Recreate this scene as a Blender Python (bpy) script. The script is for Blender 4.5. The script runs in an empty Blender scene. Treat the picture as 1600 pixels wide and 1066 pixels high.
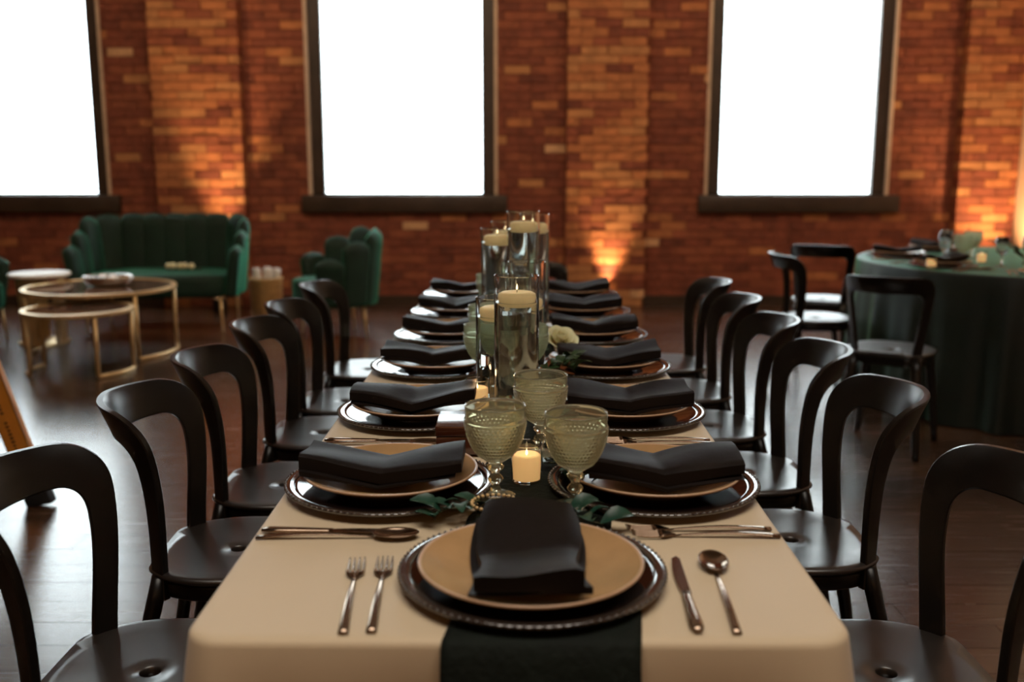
import bpy, bmesh, math, random
from mathutils import Vector, Matrix
PI = math.pi
rnd = random.Random(7)
scn = bpy.context.scene
COL = scn.collection

# ------------------------------------------------------------------ camera, sky, lights, exposure
cam_d = bpy.data.cameras.new('camera'); cam = bpy.data.objects.new('camera', cam_d); COL.objects.link(cam)
cam.location = (0, 0, 1.277)
cam.rotation_euler = (math.radians(90 - 10.17), 0, math.radians(0.37))
cam_d.sensor_width = 36; cam_d.lens = 35.01; cam_d.clip_start = 0.05
cam_d.dof.use_dof = True; cam_d.dof.focus_distance = 1.84; cam_d.dof.aperture_fstop = 2.8
scn.camera = cam
scn.view_settings.view_transform = 'Standard'
scn.view_settings.look = 'None'
scn.view_settings.gamma = 1
scn.view_settings.exposure = 0.0
scn.cycles.caustics_reflective = False
scn.cycles.caustics_refractive = True
scn.cycles.max_bounces = 32
scn.cycles.transmission_bounces = 32
scn.cycles.transparent_max_bounces = 32
scn.cycles.sample_clamp_indirect = 4.0

world = bpy.data.worlds.new('overcast_sky'); scn.world = world; world.use_nodes = True
bg = world.node_tree.nodes['Background']
bg.inputs[0].default_value = (1.0, 1.13, 1.17, 1); bg.inputs[1].default_value = 7.0

def lamp(name, kind, loc, power, color, rot=(0, 0, 0), size=None, size_y=None, spot=None, blend=1.0, radius=None):
    d = bpy.data.lights.new(name, kind); d.energy = power; d.color = color
    if kind == 'AREA':
        d.shape = 'RECTANGLE'; d.size = size; d.size_y = size_y or size
    if kind == 'SPOT':
        d.spot_size = spot; d.spot_blend = blend
    if radius is not None: d.shadow_soft_size = radius
    o = bpy.data.objects.new(name, d); COL.objects.link(o); o.location = loc; o.rotation_euler = rot
    return o
WARM = (1.0, 0.62, 0.34)
lamp('overhead_fill', 'AREA', (0.2, 0.5, 3.95), 72, (1.0, 0.90, 0.78), size=2.6, size_y=1.6)  # added soft fill above the near table, no fixture behind it
lamp('back_wall_fill', 'AREA', (0.0, 5.0, 4.0), 100, (1.0, 0.74, 0.48), rot=(math.radians(62), 0, 0), size=8.0, size_y=.7)  # added out-of-view fill aimed at the back brick wall
lamp('warm_front_fill', 'AREA', (0.0, -3.6, 2.3), 17, (1.0, 0.46, 0.15), rot=(math.radians(82), 0, 0), size=5.0, size_y=2.0)  # added warm fill from behind the camera for the cloth's front drape

# ------------------------------------------------------------------ materials
def M(name, col, rough=0.5, metal=0.0, ior=1.5, var=0.0, vscale=8.0, bump=0.0, bscale=40.0, trans=0.0, coat=0.0, tint=None,
      emis=None, estr=0.0, sheen=0.0, col2=None, sub=0.0, stretch=None, bdist=0.002, rvar=0.0):
    m = bpy.data.materials.new(name); m.use_nodes = True
    nt = m.node_tree; b = nt.nodes['Principled BSDF']; L = nt.links
    b.inputs['Base Color'].default_value = (*col, 1); b.inputs['Roughness'].default_value = rough
    b.inputs['Metallic'].default_value = metal; b.inputs['IOR'].default_value = ior
    b.inputs['Transmission Weight'].default_value = trans; b.inputs['Coat Weight'].default_value = coat
    b.inputs['Sheen Weight'].default_value = sheen
    if tint: b.inputs['Sheen Tint'].default_value = (*tint, 1); b.inputs['Sheen Roughness'].default_value = 0.35
    if sub: b.inputs['Subsurface Weight'].default_value = sub; b.inputs['Subsurface Scale'].default_value = 0.01
    if emis: b.inputs['Emission Color'].default_value = (*emis, 1); b.inputs['Emission Strength'].default_value = estr
    if var or bump or col2 or rvar:
        tc = nt.nodes.new('ShaderNodeTexCoord'); mp = nt.nodes.new('ShaderNodeMapping'); L.new(tc.outputs['Object'], mp.inputs[0])
        if stretch: mp.inputs['Scale'].default_value = stretch
        oi = nt.nodes.new('ShaderNodeObjectInfo')
        cx = nt.nodes.new('ShaderNodeCombineXYZ'); ml = nt.nodes.new('ShaderNodeMath'); ml.operation = 'MULTIPLY'; ml.inputs[1].default_value = 37.0
        L.new(oi.outputs['Random'], ml.inputs[0])
        for i in range(3): L.new(ml.outputs[0], cx.inputs[i])
        L.new(cx.outputs[0], mp.inputs['Location'])
    if var or col2 or rvar:
        n = nt.nodes.new('ShaderNodeTexNoise'); n.inputs['Scale'].default_value = vscale; n.inputs['Detail'].default_value = 6
        L.new(mp.outputs[0], n.inputs[0])
        if var or col2:
            r = nt.nodes.new('ShaderNodeValToRGB')
            c2 = col2 or tuple(min(1, c * (1 + var)) for c in col)
            c1 = tuple(c * (1 - var) for c in col)
            r.color_ramp.elements[0].position = 0.3; r.color_ramp.elements[1].position = 0.7
            r.color_ramp.elements[0].color = (*c1, 1); r.color_ramp.elements[1].color = (*c2, 1)
            L.new(n.outputs[0], r.inputs[0]); L.new(r.outputs[0], b.inputs['Base Color'])
        if rvar:
            mr = nt.nodes.new('ShaderNodeMapRange'); mr.inputs[3].default_value = max(0.02, rough - rvar); mr.inputs[4].default_value = rough + rvar
            L.new(n.outputs[0], mr.inputs[0]); L.new(mr.outputs[0], b.inputs['Roughness'])
    if bump:
        n2 = nt.nodes.new('ShaderNodeTexNoise'); n2.inputs['Scale'].default_value = bscale; n2.inputs['Detail'].default_value = 4
        bp = nt.nodes.new('ShaderNodeBump'); bp.inputs['Strength'].default_value = bump; bp.inputs['Distance'].default_value = bdist
        L.new(mp.outputs[0], n2.inputs[0]); L.new(n2.outputs[0], bp.inputs['Height']); L.new(bp.outputs[0], b.inputs['Normal'])
    return m

brick_m = [M('brick_deep_red', (0.235, 0.062, 0.032), 0.8, var=0.3, vscale=9, bump=0.5, bscale=60),
           M('brick_red', (0.30, 0.085, 0.040), 0.8, var=0.28, vscale=8, bump=0.5, bscale=60),
           M('brick_rust', (0.46, 0.165, 0.062), 0.8, var=0.25, vscale=8, bump=0.5, bscale=60),
           M('brick_tan', (0.50, 0.215, 0.085), 0.8, var=0.2, vscale=8, bump=0.5, bscale=60),
           M('brick_dark', (0.185, 0.048, 0.026), 0.8, var=0.3, vscale=8, bump=0.5, bscale=60),
           M('brick_pale', (0.68, 0.38, 0.20), 0.8, var=0.2, vscale=8, bump=0.5, bscale=60)]
BW = [50, 34, 7, 1.5, 8, .5]
BW_P = [7, 20, 44, 26, 2, .5]
mortar = M('mortar', (0.24, 0.075, 0.036), 0.95, var=0.25, vscale=30, bump=0.6, bscale=90)
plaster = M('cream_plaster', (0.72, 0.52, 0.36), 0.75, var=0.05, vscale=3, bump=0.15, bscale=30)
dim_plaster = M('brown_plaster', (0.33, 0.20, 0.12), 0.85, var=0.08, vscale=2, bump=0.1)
ceil_m = M('ceiling_paint', (0.30, 0.20, 0.13), 0.9, var=0.05)
plank_m = [M('plank_a', (0.060, 0.030, 0.016), 0.25, ior=2.2, var=0.3, vscale=5, stretch=(1, 9, 1), rvar=0.07, bump=0.05, bscale=14, bdist=0.001),
           M('plank_b', (0.082, 0.042, 0.022), 0.25, ior=2.2, var=0.3, vscale=5, stretch=(1, 9, 1), rvar=0.07, bump=0.05, bscale=14, bdist=0.001),
           M('plank_c', (0.042, 0.021, 0.012), 0.25, ior=2.2, var=0.3, vscale=5, stretch=(1, 9, 1), rvar=0.07, bump=0.05, bscale=14, bdist=0.001)]
subfloor = M('subfloor', (0.012, 0.008, 0.006), 0.9)
darkwood = M('window_dark_wood', (0.045, 0.026, 0.015), 0.45, var=0.2, vscale=6)
jambwood = M('window_brown_wood', (0.12, 0.062, 0.032), 0.5, var=0.2, vscale=6)
bead_m = M('reveal_bead_paint', (0.68, 0.50, 0.36), 0.7, var=0.12, vscale=12)
chair_m = M('chair_espresso', (0.006, 0.0042, 0.003), 0.33, ior=1.45, var=0.12, vscale=30, bump=0.08, bscale=260, bdist=0.0006, rvar=0.04)
seat_m = M('chair_seat_espresso', (0.016, 0.012, 0.0095), 0.34, ior=2.1, var=0.10, vscale=20, bump=0.08, bscale=260, bdist=0.0006, rvar=0.05)
cloth_m = M('champagne_cloth', (0.72, 0.575, 0.385), 0.62, var=0.035, vscale=3, bump=0.15, bscale=9, sheen=0.25, bdist=0.004)
green_velvet = M('green_velvet', (0.0015, 0.021, 0.011), 0.75, var=0.25, vscale=6, sheen=0.8, tint=(0.05, 0.60, 0.33), bump=0.2, bscale=50)
green_cloth = M('green_table_velvet', (0.002, 0.008, 0.005), 0.5, var=0.25, vscale=4, sheen=0.55, tint=(0.22, 0.8, 0.5), ior=1.5, bump=0.2, bscale=30)
runner_m = M('runner_green', (0.003, 0.006, 0.003), 0.8, ior=1.35, var=0.35, vscale=22, bump=0.7, bscale=70, bdist=0.004)
gold = M('brushed_gold', (0.72, 0.50, 0.24), 0.38, metal=0.55, var=0.1, vscale=10)
steel = M('dark_mirror', (0.42, 0.35, 0.29), 0.16, metal=1.0, var=0.06, vscale=20)
bronze = M('bronze_cutlery', (0.30, 0.215, 0.155), 0.16, metal=1.0, var=0.06, vscale=20)
charger_m = M('charger_brown_glass', (0.010, 0.005, 0.004), 0.05, ior=1.55, var=0.2, vscale=10)
charger_rim = M('charger_rim_glass', (0.035, 0.024, 0.018), 0.10, ior=2.0, coat=0.3)
plate_m = M('tan_stoneware', (0.46, 0.275, 0.125), 0.22, ior=1.55, var=0.14, vscale=14, rvar=0.04)
plate_lip = M('stoneware_lip', (0.56, 0.36, 0.22), 0.30, ior=1.6)
plate_under = M('stoneware_underside', (0.20, 0.115, 0.06), 0.35, ior=1.5)
napkin_m = M('napkin_dark_satin', (0.0060, 0.0028, 0.0016), 0.62, ior=1.3, var=0.25, vscale=14, bump=0.25, bscale=22, bdist=0.004)
glass = M('clear_glass', (0.97, 0.99, 0.98), 0.0, ior=1.47, trans=1.0)
water = M('water', (0.98, 0.99, 0.98), 0.0, ior=1.25, trans=1.0)
goblet_m = M('sage_pressed_glass', (0.93, 0.92, 0.71), 0.04, ior=1.5, trans=0.90)
goblet_pale = M('pale_sage_pressed_glass', (0.88, 0.96, 0.80), 0.04, ior=1.5, trans=0.86)
def glow(m, col, f):
    nt = m.node_tree; b = nt.nodes['Principled BSDF']; out = [n for n in nt.nodes if n.type == 'OUTPUT_MATERIAL'][0]
    tr = nt.nodes.new('ShaderNodeBsdfTranslucent'); tr.inputs[0].default_value = (*col, 1); mx = nt.nodes.new('ShaderNodeMixShader'); mx.inputs[0].default_value = f
    nt.links.new(b.outputs[0], mx.inputs[1]); nt.links.new(tr.outputs[0], mx.inputs[2]); nt.links.new(mx.outputs[0], out.inputs[0])
glow(goblet_m, (0.85, 0.84, 0.58), 0.05); glow(goblet_pale, (0.80, 0.92, 0.70), 0.24)
amber = M('amber_glass', (0.95, 0.80, 0.58), 0.02, ior=1.45, trans=1.0)
wax = M('cream_wax_glow', (0.80, 0.62, 0.34), 0.45, sub=0.2, emis=(1.0, 0.66, 0.26), estr=0.22)  # emission stands in for flame light glowing through the wax
lit_wax = M('lit_wax', (0.90, 0.66, 0.36), 0.5, sub=0.3, emis=(1.0, 0.55, 0.20), estr=0.55)  # votive glow put into the wax itself as emission
flame_m = M('flame', (1, 0.8, 0.5), 0.5, emis=(1.0, 0.76, 0.42), estr=3.0)
wick_m = M('wick', (0.02, 0.015, 0.01), 0.9)
box_m = M('box_brown_lacquer', (0.075, 0.022, 0.010), 0.16, ior=1.75, var=0.2, vscale=6)
copper_m = M('copper_brown_box', (0.40, 0.13, 0.045), 0.35, var=0.15, vscale=6)
leaf_m = M('leaf_green', (0.030, 0.065, 0.020), 0.42, var=0.35, vscale=30)
leaf_dark = M('leaf_dark_green', (0.012, 0.050, 0.030), 0.40, var=0.35, vscale=30)
stem_m = M('leaf_stem', (0.06, 0.06, 0.025), 0.6, var=0.2)
rose_m = M('cream_rose', (0.86, 0.80, 0.50), 0.6, var=0.06, vscale=20, sub=0.15)
marble = M('white_marble', (0.80, 0.74, 0.66), 0.3, var=0.06, vscale=5)
wicker = M('tan_wicker', (0.52, 0.31, 0.12), 0.6, var=0.2, vscale=20, bump=0.4, bscale=60)
white_m = M('white_cotton', (0.80, 0.76, 0.70), 0.8, var=0.05, bump=0.3, bscale=30)
silver = M('polished_silver', (0.70, 0.66, 0.62), 0.15, metal=1.0, var=0.05)
tinted = M('tinted_table_glass', (0.16, 0.09, 0.06), 0.04, ior=1.5, coat=0.3)
yellow_m = M('ladder_amber_fibreglass', (0.72, 0.27, 0.035), 0.45, var=0.1, vscale=8)
rubber = M('black_rubber', (0.012, 0.012, 0.012), 0.6, var=0.2)
alu = M('ladder_aluminium', (0.6, 0.6, 0.6), 0.35, metal=1.0, var=0.05)
black_m = M('black_metal', (0.015, 0.014, 0.013), 0.4, var=0.1)
ink = M('dark_print', (0.08, 0.035, 0.012), 0.6, var=0.1)
lens_m = M('uplight_lens', (1, 0.7, 0.4), 0.3, emis=(1.0, 0.48, 0.18), estr=3.0)
# thin window glass and sheer shade
def thin(name, col, fac, kind):
    m = bpy.data.materials.new(name); m.use_nodes = True; nt = m.node_tree; nt.nodes.clear()
    out = nt.nodes.new('ShaderNodeOutputMaterial'); mx = nt.nodes.new('ShaderNodeMixShader'); t = nt.nodes.new('ShaderNodeBsdfTransparent')
    g = nt.nodes.new('ShaderNodeBsdfGlossy' if kind == 'g' else 'ShaderNodeBsdfTranslucent'); g.inputs[0].default_value = (*col, 1)
    if kind == 'g': g.inputs['Roughness'].default_value = 0.02
    mx.inputs[0].default_value = fac
    nt.links.new(t.outputs[0], mx.inputs[1]); nt.links.new(g.outputs[0], mx.inputs[2]); nt.links.new(mx.outputs[0], out.inputs[0])
    return m
pane_m = thin('window_pane_glass', (1, 1, 1), 0.05, 'g')
shade_m = thin('sheer_roller_fabric', (0.90, 0.90, 0.88), 0.25, 't')

# ------------------------------------------------------------------ mesh helpers
def finish(name, bm, mat, parent=None, smooth=True, loc=None, rot=None, angle=None):
    me = bpy.data.meshes.new(name); bm.normal_update(); bm.to_mesh(me); bm.free()
    for m in (mat if isinstance(mat, (list, tuple)) else [mat]): me.materials.append(m)
    if smooth:
        for p in me.polygons: p.use_smooth = True
        if angle is not None:
            try: me.set_sharp_from_angle(angle=math.radians(angle))
            except Exception: pass
    o = bpy.data.objects.new(name, me); COL.objects.link(o)
    if parent: o.parent = parent
    if loc: o.location = loc
    if rot: o.rotation_euler = rot
    return o
def tag(o, label=None, cat=None, group=None, kind=None):
    if label: o['label'] = label
    if cat: o['category'] = cat
    if group: o['group'] = group
    if kind: o['kind'] = kind
    return o
def empty(name, loc=(0, 0, 0), rz=0.0, label=None, cat=None, group=None):
    o = bpy.data.objects.new(name, None); COL.objects.link(o); o.location = loc; o.rotation_euler = (0, 0, rz); o.empty_display_size = 0.05
    return tag(o, label, cat, group)
def dup(root, loc, rz, label, group=None):
    r = root.copy(); COL.objects.link(r); r.location = loc; r.rotation_euler = (0, 0, rz); r['label'] = label
    if group: r['group'] = group
    for ch in list(root.children):
        c = ch.copy(); COL.objects.link(c); c.parent = r
        for g in ch.children:
            d = g.copy(); COL.objects.link(d); d.parent = c
    return r
def box(bm, x0, x1, y0, y1, z0, z1, mi=0):
    v = [bm.verts.new((x, y, z)) for z in (z0, z1) for y in (y0, y1) for x in (x0, x1)]
    for f in ((0, 2, 3, 1), (4, 5, 7, 6), (0, 1, 5, 4), (2, 6, 7, 3), (0, 4, 6, 2), (1, 3, 7, 5)):
        fc = bm.faces.new([v[i] for i in f]); fc.material_index = mi
    return v
def bevel_all(bm, w, seg=2):
    bmesh.ops.bevel(bm, geom=list(bm.edges), offset=w, segments=seg, profile=0.5, affect='EDGES')
def rbox(x0, x1, y0, y1, z0, z1, w=0.004, seg=2):
    bm = bmesh.new(); box(bm, x0, x1, y0, y1, z0, z1); bevel_all(bm, w, seg); return bm
def lathe(bm, prof, n=48, c=(0, 0), closed_ends=True, a0=0.0):
    rings = []
    for r, z in prof:
        if r < 1e-6: rings.append([bm.verts.new((c[0], c[1], z))])
        else: rings.append([bm.verts.new((c[0] + r * math.cos(a0 + 2 * PI * i / n), c[1] + r * math.sin(a0 + 2 * PI * i / n), z)) for i in range(n)])
    for a, b in zip(rings, rings[1:]):
        for i in range(n):
            j = (i + 1) % n
            if len(a) == 1 and len(b) == 1: continue
            if len(a) == 1: bm.faces.new((a[0], b[j], b[i]))
            elif len(b) == 1: bm.faces.new((a[i], a[j], b[0]))
            else: bm.faces.new((a[i], a[j], b[j], b[i]))
    return rings
def L_(prof, n=48, **k):
    bm = bmesh.new(); lathe(bm, prof, n, **k); bmesh.ops.recalc_face_normals(bm, faces=bm.faces); return bm
def tube(bm, pts, rad, n=10, cap=True, flat=None):
    pts = [Vector(p) for p in pts]; rs = rad if isinstance(rad, (list, tuple)) else [rad] * len(pts)
    prev = None; rings = []
    for i, p in enumerate(pts):
        t = (pts[min(i + 1, len(pts) - 1)] - pts[max(i - 1, 0)]).normalized()
        if prev is None:
            a = Vector((0, 0, 1)) if abs(t.z) < 0.9 else Vector((1, 0, 0)); u = t.cross(a).normalized()
        else: u = (prev - t * prev.dot(t)).normalized()
        prev = u; w = t.cross(u)
        ring = []
        for k in range(n):
            q = 2 * PI * k / n
            du, dw = math.cos(q) * rs[i], math.sin(q) * rs[i]
            if flat: du, dw = du * flat[0], dw * flat[1]
            ring.append(bm.verts.new(p + u * du + w * dw))
        rings.append(ring)
    for a, b in zip(rings, rings[1:]):
        for k in range(n): bm.faces.new((a[k], a[(k + 1) % n], b[(k + 1) % n], b[k]))
    if cap:
        bm.faces.new(list(reversed(rings[0]))); bm.faces.new(rings[-1])
def sm(t): t = max(0, min(1, t)); return t * t * (3 - 2 * t)
def ordn(k): return ['nearest', 'second', 'third', 'fourth', 'fifth', 'farthest'][k]
def place(k): return {0: 'nearest the camera', 1: 'second from the near end', 2: 'third from the near end', 3: 'fourth from the near end', 4: 'fifth from the near end', 5: 'farthest away'}[k]

# ------------------------------------------------------------------ room shell
XL, XR, YB, YF, H = -7.0, 4.39, 9.0, -4.0, 4.3
WIN = [(-5.24, -3.66), (-1.86, -0.20), (1.67, 3.28)]      # openings in the brick
WZ0, WZ1 = 0.99, 3.55
def panel(name, x0, x1, y0, y1, z0, z1, mat):
    bm = bmesh.new(); box(bm, x0, x1, y0, y1, z0, z1)
    return tag(finish(name, bm, mat, smooth=False), kind='structure')
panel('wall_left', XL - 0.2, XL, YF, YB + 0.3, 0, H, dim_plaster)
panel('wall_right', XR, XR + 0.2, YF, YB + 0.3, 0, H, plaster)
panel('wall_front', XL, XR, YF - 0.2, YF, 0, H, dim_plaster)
panel('ceiling', XL - 0.2, XR + 0.2, YF - 0.2, YB + 0.3, H, H + 0.15, ceil_m)

# wall_back: mortar backing with openings
bm = bmesh.new()
edges = [XL] + [v for w in WIN for v in w] + [XR]
for a, b in zip(edges[0::2], edges[1::2]): box(bm, a, b, YB + 0.010, YB + 0.30, 0, H)
for a, b in WIN:
    box(bm, a, b, YB + 0.010, YB + 0.30, 0, WZ0 - 0.02); box(bm, a, b, YB + 0.010, YB + 0.30, WZ1, H)
wall_back = tag(finish('wall_back', bm, mortar, smooth=False), kind='structure')

def brick_mesh(L, D, Hh, mat, seed):
    r = random.Random(seed); bm = bmesh.new(); v = box(bm, -L / 2, L / 2, -D, 0, -Hh / 2, Hh / 2)
    for q in v: q.co += Vector((r.uniform(-.002, .002), r.uniform(-.003, .001) if q.co.y < -D / 2 else 0, r.uniform(-.0015, .0015)))
    me = bpy.data.meshes.new('brick'); bmesh.ops.recalc_face_normals(bm, faces=bm.faces); bm.to_mesh(me); bm.free(); me.materials.append(mat); return me
CH, BL = 0.0755, 0.232
JT = 0.007
def lay_bricks(parent, x0, x1, yface, z0, z1, depth, weights, openings=(), seed=1, limit=300, phase=0.0):
    r = random.Random(seed); lst = []
    rows = int((z1 - z0) / CH)
    for k in range(rows):
        z = z0 + (k + .5) * CH
        segs = [(x0, x1)]
        for (a, b, c0, c1) in openings:
            if c0 - CH * .4 < z < c1 + CH * .4:
                ns = []
                for (p, q) in segs:
                    if b <= p or a >= q: ns.append((p, q))
                    else:
                        if a > p: ns.append((p, a))
                        if b < q: ns.append((b, q))
                segs = ns
        off = (k % 2) * BL / 2 + phase + r.uniform(-.012, .012)
        for (p, q) in segs:
            x = math.floor((p - off) / BL) * BL + off
            while x < q:
                a, b = max(x, p), min(x + BL, q)
                if b - a > 0.03: lst.append(((a + b) / 2, b - a - JT, z, r.choices(range(6), weights)[0], r.uniform(0, .006), r.randrange(3)))
                x += BL
    meshes = {}
    def dist(t): return (t[0] - 0) ** 2 + (t[2] - 1.6) ** 2 + (100 if abs(t[0]) > 4.5 or t[2] > 2.72 else 0)
    lst.sort(key=dist)
    for (x, L, z, mi, pr, vr) in lst[:limit]:
        key = (mi, vr)
        if key not in meshes: meshes[key] = brick_mesh(BL - JT, depth, CH - JT, brick_m[mi], mi * 7 + vr)
        o = bpy.data.objects.new('brick', meshes[key]); COL.objects.link(o); o.parent = parent
        o.location = (x, yface - pr + depth, z); o.scale = (L / (BL - JT), 1, 1)
    if len(lst) > limit:
        bm = bmesh.new()
        for (x, L, z, mi, pr, vr) in lst[limit:]:
            box(bm, x - L / 2, x + L / 2, yface - pr, yface - pr + depth, z - (CH - JT) / 2, z + (CH - JT) / 2, mi)
        tag(finish('brickwork', bm, brick_m, parent, smooth=False), kind='stuff')
PIL = [(-3.20, -2.42), (0.42, 1.13), (3.86, 4.38)]
ops = [(a, b, WZ0, WZ1) for a, b in WIN] + [(a + 0.0, b, -1, 5) for a, b in PIL]
lay_bricks(wall_back, -5.9, XR, YB, 0.0, 3.4, 0.02, BW, ops, seed=3, limit=300)
for i, (a, b) in enumerate(PIL):
    bm = bmesh.new(); box(bm, a + .01, b - .01, YB - 0.10, YB + 0.02, 0, H)
    t = tag(finish('trim_%d' % (i + 1), bm, mortar, smooth=False), 'projecting brick pier, %s of three along the back wall' % ['left', 'middle', 'right'][i], kind='structure')
    lay_bricks(t, a, b, YB - 0.115, 0.0, 3.3, 0.125, BW_P, (), seed=20 + i, limit=300, phase=a)
bm = bmesh.new()
xs = [XL] + [v for p in PIL for v in p] + [XR]
for a, b in zip(xs[0::2], xs[1::2]):
    if b - a > .05: box(bm, a, b, YB - 0.025, YB, 0, 0.085)
tag(finish('baseboard_back', bm, darkwood, smooth=False), kind='structure')

# windows
for i, (a, b) in enumerate(WIN):
    w = tag(bpy.data.objects.new('window_%d' % (i + 1), None), kind='structure'); COL.objects.link(w); w.location = ((a + b) / 2, YB, WZ0)
    w['label'] = 'tall bright window over a dark sill, %s of three' % ['left', 'middle', 'right'][i]
    hw = (b - a) / 2; hh = WZ1 - WZ0
    bm = bmesh.new()                                    # wooden reveal liners
    box(bm, -hw, -hw + .02, .012, .26, 0, hh); box(bm, hw - .02, hw, .012, .26, 0, hh); box(bm, -hw + .02, hw - .02, .012, .26, hh - .02, hh)
    finish('jamb', bm, jambwood, w, smooth=False)
    bm = bmesh.new()
    for s in (-1, 1): box(bm, s * hw - .014, s * hw + .014, -.012, .012, 0, hh)
    box(bm, -hw, hw, -.012, .012, hh - .014, hh + .014)
    finish('edge_bead', bm, bead_m, w, smooth=False)
    fw = .105
    bm = bmesh.new()
    box(bm, -hw + .02, -hw + .02 + fw, .03, .09, 0, hh - .02); box(bm, hw - .02 - fw, hw - .02, .03, .09, 0, hh - .02)
    box(bm, -hw + .02, hw - .02, .03, .09, hh - .10, hh - .02); box(bm, -hw + .02, hw - .02, .03, .09, -0.01, .012)
    fr = finish('window_frame', bm, darkwood, w, smooth=False)
    x1 = hw - .02 - fw
    bm = bmesh.new(); box(bm, -x1, x1, .058, .063, .012, hh - .10); finish('pane', bm, pane_m, fr, smooth=False)
    bm = bmesh.new(); box(bm, -x1 - .01, x1 + .01, .118, .1195, .055, hh - .06); sh = finish('roller_shade', bm, shade_m, w, smooth=False)
    bm = bmesh.new(); tube(bm, [(-x1 - .01, .119, .048), (x1 + .01, .119, .048)], .0065, 8); finish('hem_bar', bm, M('shade_hem_bar', (.8, .8, .78), .5, var=.05), sh)
    bm = rbox(-hw - .07, hw + .10, -.075, .13, -.15, -.0, .006); finish('window_sill', bm, darkwood, w, smooth=True, angle=30)

# floor
bm = bmesh.new(); box(bm, XL, XR, YF, YB + .02, -0.08, -0.012)
floor = tag(finish('floor', bm, subfloor, smooth=False), kind='structure')
PW = 0.135; PL = []
r = random.Random(11)
y = YF; k = 0
while y < YB:
    x = XL - r.uniform(0, 1.6)
    while x < XR:
        ln = r.choice((1.2, 1.5, 1.8, 2.1))
        a, b = max(x, XL), min(x + ln, XR)
        if b - a > .05: PL.append((a, b, y, min(y + PW, YB), r.randrange(3), r.uniform(-.0008, .0008)))
        x += ln
    y += PW
def pscore(t):
    cx, cy = (t[0] + t[1]) / 2, (t[2] + t[3]) / 2
    if cy < 1.0 or abs(cx) > cy * .52 + .9 or (abs(cx) < .3 and cy < 4.6): return 1e6 + cy
    return cy
PL.sort(key=pscore)
pm = {}
for (a, b, y0, y1, mi, dz) in PL[:300]:
    if mi not in pm:
        bm = bmesh.new(); box(bm, -.5, .5, -.5, .5, -.012, 0); me = bpy.data.meshes.new('plank'); bmesh.ops.recalc_face_normals(bm, faces=bm.faces); bm.to_mesh(me); bm.free(); me.materials.append(plank_m[mi]); pm[mi] = me
    o = bpy.data.objects.new('plank', pm[mi]); COL.objects.link(o); o.parent = floor
    o.location = ((a + b) / 2, (y0 + y1) / 2, dz * .3); o.scale = (b - a - .002, y1 - y0 - .002, 1)
bm = bmesh.new()
for (a, b, y0, y1, mi, dz) in PL[300:]: box(bm, a + .001, b - .001, y0 + .001, y1 - .001, -.012, dz * .3, mi)
tag(finish('planking', bm, plank_m, floor, smooth=False), kind='stuff')

# uplights at the foot of each pier
def uplight(x, y, power, label, tilt=0.16, spot=50):
    t = empty('uplight', (x, y, 0), 0, label, 'lamp', 'uplights at the brick piers')
    finish('housing', L_([(0, 0), (.055, 0), (.06, .005), (.06, .11), (.056, .115), (.052, .112), (.052, .10), (0, .10)], 32), black_m, t, angle=40)
    finish('lens', L_([(0, .1005), (.05, .1005), (.05, .104), (0, .106)], 32), lens_m, t)
    lamp('uplight_beam', 'SPOT', (x, y, .125), power, (1.0, 0.62, 0.30), rot=(PI + tilt, 0, 0), spot=math.radians(spot), blend=0.9, radius=.04)
uplight(0.80, 8.80, 125, 'small black floor uplight before the middle brick pier', -.04, 58)
uplight(-2.60, 8.58, 300, 'small black floor uplight glowing behind the green sofa', -.12, 42)
uplight(4.12, 8.50, 190, 'small black floor uplight in the right corner', -.10, 84)

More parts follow.
